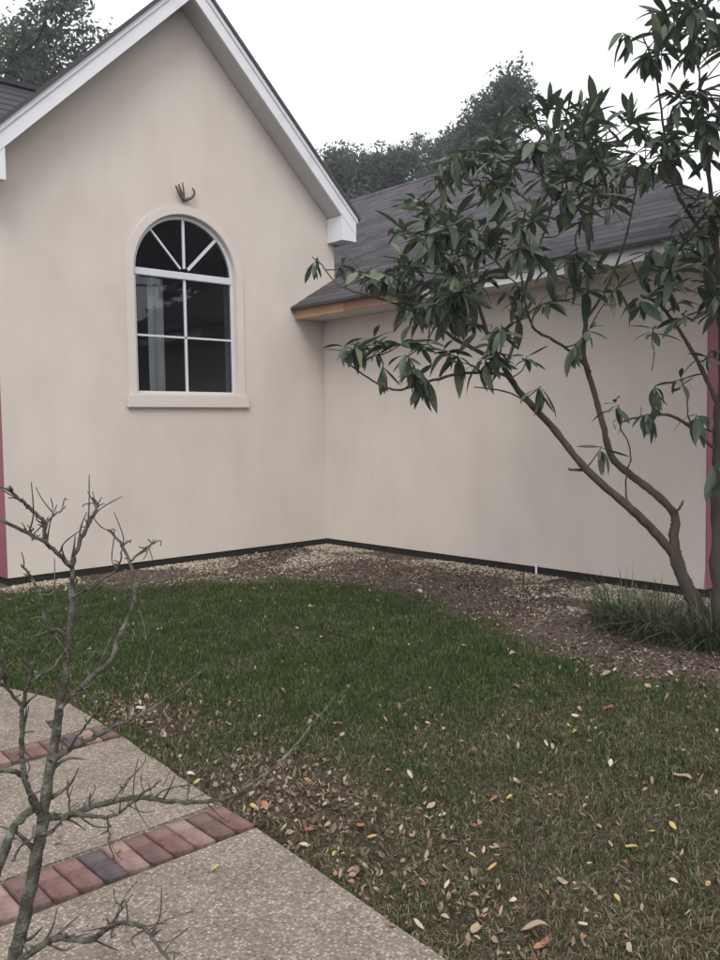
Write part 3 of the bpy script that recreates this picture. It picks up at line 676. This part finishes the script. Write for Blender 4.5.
X, Y = X[ok], Y[ok]; gf = green_f(X, Y); lf = litter_f(X, Y); pn = vnoise(X, Y, 3.2, 5)
keep = rng.random(len(X)) < np.clip((.62 + .38 * gf) * (1 - .93 * np.clip(lf * 1.3, 0, 1)) * (.5 + .8 * pn), .03, 1)
X, Y, gf = X[keep], Y[keep], gf[keep]
isdry = rng.random(len(X)) < .66 * (1 - gf) ** .9 * (.55 + .9 * vnoise(X, Y, 2.1, 77)) + .05
def lawn(name, s, mt, h0, h1, lean):
    h = rng.uniform(h0, h1, s.sum()) * (.45 + 1.0 * vnoise(X[s], Y[s], 6.5, 4))
    V, Fc = blades(X[s], Y[s], h, rng.uniform(.0016, .0032, s.sum()), lean); tag(link(name, np_mesh(name, V, Fc), mt), kind='stuff')
    return bpy.data.objects[name]
tag(lawn('grass', ~isdry, grassm, .018, .050, .7), 'short dark green lawn grass in front of the house', 'grass')
xs = rng.uniform(-5.45, -1.8, 260000); ys = rng.uniform(-8.6, -3.2, 260000)
kk = (rng.random(260000) < (1 - green_f(xs, ys)) * (.35 + .8 * vnoise(xs, ys, 2.6, 61)) * (1 - .6 * litter_f(xs, ys))) & offpath(xs, ys, .0) & ~inside(bedpoly, xs, ys)
xs, ys = xs[kk], ys[kk]
Vt, Ft = blades(xs, ys, rng.uniform(.010, .026, len(xs)), rng.uniform(.0012, .0026, len(xs)), 1.9)
tag(link('straw_thatch', np_mesh('straw_thatch', Vt, Ft), drym), 'flat straw thatch between the thin grass in the foreground', 'thatch', kind='stuff')
tag(lawn('dry_grass', isdry, drym, .012, .04, 1.1), 'thin brown dry grass thatch mixed into the lawn', 'grass')

def flakes(name, X, Y, L0, L1, asp, mt, z0, z1, tilt, label, cat):
    n = len(X); a = rng.uniform(0, 6.283, n); L_ = rng.uniform(L0, L1, n); W_ = L_ * rng.uniform(asp * .6, asp * 1.4, n)
    base = np.array([(-.5, 0, 0), (-.15, -.5, .12), (.2, -.42, .10), (.5, 0, .05), (.2, .42, .16), (-.15, .5, .1)])
    P = base[None] * np.stack([L_, W_, L_], 1)[:, None]
    P[:, :, 2] *= rng.uniform(-1, 2.2, n)[:, None]
    tx, ty = rng.normal(0, tilt, n), rng.normal(0, tilt, n); P[:, :, 2] += P[:, :, 0] * tx[:, None] + P[:, :, 1] * ty[:, None]
    c, s = np.cos(a)[:, None], np.sin(a)[:, None]; x = P[:, :, 0] * c - P[:, :, 1] * s; y = P[:, :, 0] * s + P[:, :, 1] * c
    z = P[:, :, 2]; z = z - z.min(1, keepdims=True) + rng.uniform(z0, z1, n)[:, None]
    V = np.stack([x + X[:, None], y + Y[:, None], z], 2).reshape(-1, 3); b_ = np.arange(n)[:, None] * 6
    Fc = np.concatenate([b_ + np.array([0, 1, 2, 3]), b_ + np.array([0, 3, 4, 5])])
    return tag(link(name, np_mesh(name, V, Fc), mt), label, cat, kind='stuff')
# dead leaf crumbs
N = 150000; X = rng.uniform(-5.45, -.4, N); Y = rng.uniform(-8.6, -.3, N); lf = litter_f(X, Y); gf = green_f(X, Y)
bedm = inside(bedpoly, X, Y)
pr = np.where(bedm, .03 + .3 * np.clip(vnoise(X, Y, 1.9, 58) - .35, 0, 1) + .2 * np.exp(-(np.minimum(-X, -Y) / .5) ** 2), .022 + .05 * (1 - gf)) + .8 * lf
ok = (rng.random(N) < pr) & offpath(X, Y, .0) & (vnoise(X, Y, 4, 21) > .25 * (1 - lf)); 
flakes('leaf_litter', X[ok], Y[ok], .008, .030, .5, litterm, .002, .016, .6, 'brown crumbled dead leaves lying over soil and thin grass', 'leaf litter')
# bark chips over the bed
N = 60000; X = rng.uniform(-4.5, 1, N); Y = rng.uniform(-7.8, -.02, N)
ok = inside(bedpoly, X, Y) & (X < -.02) & (vnoise(X, Y, 2.5, 31) > .22); X, Y = X[ok][:30000], Y[ok][:30000]
kk = vnoise(X, Y, 1.6, 55) + .5 * vnoise(X, Y, 4.1, 56) > rng.normal(.62, .16, len(X)); X, Y = X[kk], Y[kk]
flakes('bark_mulch', X, Y, .012, .045, .35, chip, .004, .014, .25, 'brown bark and dead leaf mulch covering the planting bed', 'mulch')
# pale gravel along the walls
N = 30000; t = rng.random(N); side = rng.random(N) < .5
X = np.where(side, rng.uniform(-4.3, -.02, N), -np.abs(rng.normal(.0, .22, N)) - .02); Y = np.where(side, -np.abs(rng.normal(0, .22, N)) - .02, rng.uniform(-5.5, -.02, N))
dn = vnoise(X, Y, 1.7, 41); ok = (X < -.015) & (Y < -.015) & (dn > .46)
d_cor = np.exp(-((X + .5) ** 2 + (Y + .5) ** 2) / .8); 
X2 = rng.normal(-1.05, .75, 5000); Y2 = rng.normal(-.75, .33, 5000); o2 = (X2 < -.03) & (Y2 < -.03) & (vnoise(X2, Y2, 3.2, 43) > .5)
X3 = rng.normal(-.75, .3, 5000); Y3 = rng.normal(-4.9, .55, 5000); o3 = (X3 < -.03) & (vnoise(X3, Y3, 3.4, 44) > .48)
X = np.concatenate([X[ok][:7000], X2[o2], X3[o3]]); Y = np.concatenate([Y[ok][:7000], Y2[o2], Y3[o3]])
ico = bmesh.new(); bmesh.ops.create_icosphere(ico, subdivisions=1, radius=1); ico.verts.ensure_lookup_table()
iv = np.array([v.co for v in ico.verts]); ifc = np.array([[v.index for v in f.verts] for f in ico.faces]); ico.free()
n = len(X); r_ = rng.uniform(.005, .015, n); P = iv[None] * (1 + .25 * rng.normal(size=(n, len(iv), 1))) * np.stack([r_ * rng.uniform(.8, 1.5, n), r_, r_ * .6], 1)[:, None]
a = rng.uniform(0, 6.283, n)[:, None]; x = P[:, :, 0] * np.cos(a) - P[:, :, 1] * np.sin(a); y = P[:, :, 0] * np.sin(a) + P[:, :, 1] * np.cos(a)
V = np.stack([x + X[:, None], y + Y[:, None], P[:, :, 2] + r_[:, None] * .4 + .006], 2).reshape(-1, 3)
Fc = (np.arange(n)[:, None, None] * len(iv) + ifc[None]).reshape(-1, 3)
tag(link('gravel', np_mesh('gravel', V, Fc), pebble), 'pale gravel and pebbles along the foot of the walls', 'gravel', kind='stuff')

# single fallen leaves
def fl_mesh(L_, W_, curl, seed):
    r = random.Random(seed); v, f_ = leaf_grid(L_, W_, r.uniform(-.3, .15), curl, 5); v[:, 0] -= L_ / 2
    v[:, 2] += .25 * v[:, 1] * math.sin(seed) + .008 * np.sin(v[:, 0] * 60 + seed); v[:, 2] -= v[:, 2].min(); return v, f_
FLM = {}
def place_leaf(x, y, c, size, z=None):
    k = (c, size, rnd.randrange(3))
    if k not in FLM:
        L_ = {'small': .030, 'broad': .044, 'large': .085}[size]; v, f_ = fl_mesh(L_, L_ * (.62 if size != 'large' else .42), .35, hash(k[2]) + len(FLM))
        me = np_mesh('fallen_leaf', v, f_); me.materials.append(leafmats[c]); me.polygons.foreach_set('use_smooth', [True] * len(me.polygons)); FLM[k] = me
    onpath = x < edge_x(y) if y < -2.7 else False
    o = link('fallen_leaf', FLM[k]); o.location = (x, y, .031 if onpath else (.008 if z is None else z)); o.rotation_euler = (rnd.gauss(0, .16) * (not onpath), rnd.gauss(0, .16) * (not onpath), rnd.uniform(0, 6.28)); o.scale = [rnd.uniform(.85, 1.2)] * 3
    if onpath: where = 'lying on the concrete path'
    elif inside(bedpoly, np.array([x]), np.array([y]))[0]: where = 'lying on the mulch of the planting bed'
    elif float(litter_f(np.array([x]), np.array([y]))[0]) > .35: where = 'in the leaf drift beside the path'
    else:
        d = (x - C[0]) * FW[0] + (y - C[1]) * FW[1]; lat = (x - C[0]) * RT[0] + (y - C[1]) * RT[1]
        where = 'on ' + ('left ' if lat < .15 * d else 'right ') + ('foreground thin grass' if d < 3.9 else 'middle lawn' if d < 5.3 else 'far green lawn')
    tag(o, f'{size} {c} fallen leaf {where}', 'fallen leaf', 'fallen leaves scattered over the yard')
def gpt(px, py):
    d = (px - 360) / F * RT - (py - 480) / F * UP + FW; p = C + d * (-C[2] / d[2]); return float(p[0]), float(p[1])
SEEN = [(419, 595, 'pale cream', 'large'), (513, 658, 'tan', 'large'), (517, 690, 'reddish', 'large'), (608, 712, 'reddish', 'large'), (575, 720, 'pale cream', 'broad'), (606, 678, 'tan', 'large'),
        (648, 690, 'tan', 'broad'), (652, 680, 'reddish', 'broad'), (682, 782, 'tan', 'large'), (518, 788, 'orange brown', 'broad'), (540, 778, 'pale cream', 'small'), (497, 862, 'yellow', 'broad'), (472, 840, 'yellow', 'small'), (474, 755, 'reddish', 'broad'),
        (448, 744, 'reddish', 'broad'), (361, 832, 'orange brown', 'broad'), (372, 843, 'yellow', 'broad'), (617, 906, 'yellow', 'small'), (473, 905, 'tan', 'broad'), (535, 938, 'tan', 'large'), (430, 812, 'tan', 'broad'), (392, 936, 'orange brown', 'small'),
        (215, 879, 'yellow', 'small'), (160, 632, 'tan', 'large'), (118, 860, 'orange brown', 'small'), (112, 936, 'reddish', 'broad'), (58, 852, 'orange brown', 'small'), (60, 845, 'reddish', 'small'), (340, 727, 'reddish', 'small'), (380, 710, 'pale cream', 'small'), (310, 727, 'tan', 'broad'), (336, 728, 'orange brown', 'broad'),
        (240, 705, 'orange brown', 'small'), (555, 745, 'tan', 'small'), (610, 850, 'tan', 'small'), (673, 833, 'yellow', 'small'), (708, 892, 'yellow', 'small'), (645, 795, 'orange brown', 'small'), (590, 870, 'pale cream', 'small'), (423, 890, 'reddish', 'small'), (560, 800, 'reddish', 'small'), (380, 880, 'pale cream', 'small'),
        (280, 795, 'pale cream', 'broad'), (265, 812, 'orange brown', 'broad'), (300, 812, 'tan', 'broad'), (310, 835, 'reddish', 'broad'), (290, 838, 'tan', 'broad'), (250, 800, 'tan', 'broad'), (190, 780, 'pale cream', 'broad'), (150, 727, 'tan', 'broad'), (140, 712, 'pale cream', 'broad'), (450, 648, 'pale cream', 'small'), (367, 680, 'pale cream', 'small')]
for px, py, c, sz in SEEN: place_leaf(*gpt(px, py), c, sz, z=.02)
for i in range(150):
    px, py = rnd.uniform(30, 715), rnd.uniform(605, 955) ; x, y = gpt(px, py)
    if x < edge_x(y) + .03 and y < -2.7: continue
    c = rnd.choices(['yellow', 'tan', 'orange brown', 'reddish', 'pale cream'], [.14, .32, .2, .12, .22])[0]
    place_leaf(x, y, c, rnd.choices(['small', 'broad'], [.8, .2])[0], z=rnd.uniform(.008, .024))

# ------------------------------------------------------------------ trees beyond the house
def far_tree(name, base, H, crown_r, crown_base, seed, label, mt, nclump, leaf=.16, lean=(0, 0), squash=1.0):
    r = np.random.default_rng(seed); root = empty(name, tuple(base)); tag(root, label, 'tree', 'trees beyond the house')
    t = Tubes(); top = np.array([lean[0], lean[1], H * .84]); mid = np.array([lean[0] * .3 + r.normal(0, .2), lean[1] * .3 + r.normal(0, .2), H * .5])
    P = spline([np.array([0, 0, -.1]), mid, top], 8); t.add(P, np.linspace(.014 * H, .02, len(P)), 9, .05)
    ends = []
    for i in range(26):
        k = r.integers(int(len(P) * crown_base * .9), len(P)); a = r.uniform(0, 6.283); h = P[k][2] / H
        f_ = math.sin(math.pi * min(1, max(.08, (h - crown_base) / (1.04 - crown_base)) ** .8 * .86 + .12)); L_ = crown_r * (.45 + .65 * f_) * r.uniform(.6, 1.05)
        e = P[k] + np.array([math.cos(a) * L_, math.sin(a) * L_ , L_ * r.uniform(.1, .6) * squash]); m_ = (P[k] + e) / 2 + r.normal(0, .2, 3) - np.array([0, 0, .1 * L_])
        Q = spline([P[k], m_, e], 4); t.add(Q, np.linspace(.004 * H, .015, len(Q)), 6); ends += [Q[-1], Q[-3], Q[-2]]
        for _ in range(3):
            e2 = Q[r.integers(3, len(Q))] + np.clip(r.normal(0, .33 * crown_r * .6, 3), -.7, .7); t.add(np.array([Q[-3], (Q[-3] + e2) / 2 + r.normal(0, .1, 3), e2]), [.03, .02, .01], 5); ends.append(e2)
    t.build('trunk', bark, root)
    ends += [P[-1]] * 5 + [P[-2], P[-3]] * 2
    ends = np.array(ends); idx = r.integers(0, len(ends), nclump); c = ends[idx] + np.clip(r.normal(0, .25, (nclump, 3)), -.4, .4)
    per = 60; L = c[:, None] + np.clip(r.normal(0, 1, (nclump, per, 3)), -1.5, 1.5) * (r.uniform(.14, .34, nclump))[:, None, None] * np.array([1, 1, .7]); L = L.reshape(-1, 3); n = len(L)
    u = r.normal(size=(n, 3)); u /= np.linalg.norm(u, axis=1)[:, None]; v = np.cross(u, r.normal(size=(n, 3))); v /= np.linalg.norm(v, axis=1)[:, None]
    s = r.uniform(.5, 1.1, n)[:, None] * leaf
    V = np.stack([L - u * s, L - v * s * .38, L + u * s, L + v * s * .38], 1).reshape(-1, 3); Fc = np.arange(n)[:, None] * 4 + np.arange(4)
    o = link('crown', np_mesh('crown', V, Fc), mt, root); o['kind'] = 'stuff'
    return root
def gb(px, py, D):                                           # ground point under a direction
    p = at(px, py, D); z = p[2]; p[2] = 0; return p, z
for i, (px, py, D_, cr, cb, lab, mt, nc, lf_) in enumerate([
        (447, 106, 30, 3.4, .42, 'rounded dark tree rising highest behind the low wing roof', pineleaf, 1300, .11),
        (500, 165, 34, 2.3, .5, 'dark tree right of the highest crown behind the low wing roof', pineleaf, 380, .10),
        (392, 118, 36, 1.9, .6, 'slim open tree left of the rounded crown behind the roofs', farleaf, 150, .10),
        (345, 146, 33, 2.6, .5, 'low spreading tree just right of the gable rake', farleaf, 420, .10),
        (300, 158, 38, 2.4, .5, 'tree mostly hidden behind the gable', farleaf, 260, .11),
        (410, 165, 40, 2.6, .4, 'bushy tree low behind the ridge of the low wing', farleaf, 420, .11),
        (560, 160, 38, 2.2, .5, 'tree behind the evergreen and the hip of the low wing', pineleaf, 260, .11),
        (8, -30, 20, 2.0, .45, 'airy tall tree at the top left corner with sky between its leaves', farleaf, 260, .10),
        (52, 8, 22, 1.1, .5, 'leafy tree beside the airy tree left of the gable', farleaf, 190, .10),
        (98, 22, 24, 1.15, .55, 'dark dense tree touching the left gable rake', pineleaf, 300, .10)]):
    p, z = gb(px, py, D_); far_tree('background_tree', p, z * 1.03, cr, cb, 100 + i, lab, mt, nc, lf_)

# trees across the yard, which the window panes mirror
for i, (x, y, k, lab) in enumerate([(13, -19, 1.0, 'tall tree across the yard mirrored in the arched window panes'), (19, -16, 1.1, 'wide tree across the yard mirrored at the edge of the arched panes'),
                                    (8, -24, 1.15, 'far tree across the yard mirrored in the lower window panes'), (17, -24, 1.3, 'tallest tree across the yard behind the other mirrored trees'), (24, -23, 1.3, 'tree beyond the others across the yard, mirrored dimly in glass')]):
    r = far_tree('yard_tree', (x, y, 0), 13 * k, 4.2 * k, .22, 300 + i, lab, pineleaf, 420, .22); r['group'] = 'trees across the yard'

# leaves that share a description are told apart by their order from left to right
by = {}
for o in list(col.objects):
    if o.name.startswith('fallen_leaf'): by.setdefault(o['label'], []).append(o)
ORD = ['leftmost', 'second', 'third', 'fourth', 'fifth', 'sixth', 'seventh', 'eighth', 'ninth', 'tenth', 'eleventh', 'twelfth', 'thirteenth', 'fourteenth', 'fifteenth']
for lab, L_ in by.items():
    if len(L_) < 2: continue
    L_.sort(key=lambda o: ((np.array(o.location) - C) @ RT) / ((np.array(o.location) - C) @ FW))
    for i, o in enumerate(L_[:15]): o['label'] = lab + (', leftmost one' if i == 0 else f', {ORD[i]} from left')

# thin haze volume, added to pale the distant trees
hz = MB(); hz.box(-82, 82, -82, 82, -1.6, 22)
hm = bpy.data.materials.new('fade_haze'); hm.use_nodes = True; hn = hm.node_tree.nodes; hn.remove(hn['Principled BSDF'])
pv = hn.new('ShaderNodeVolumePrincipled'); pv.inputs['Density'].default_value = .0020; pv.inputs['Color'].default_value = (.93, .95, 1, 1); pv.inputs['Anisotropy'].default_value = .3
hm.node_tree.links.new(pv.outputs[0], hn['Material Output'].inputs['Volume'])
tag(hz.build('haze', hm), kind='stuff')
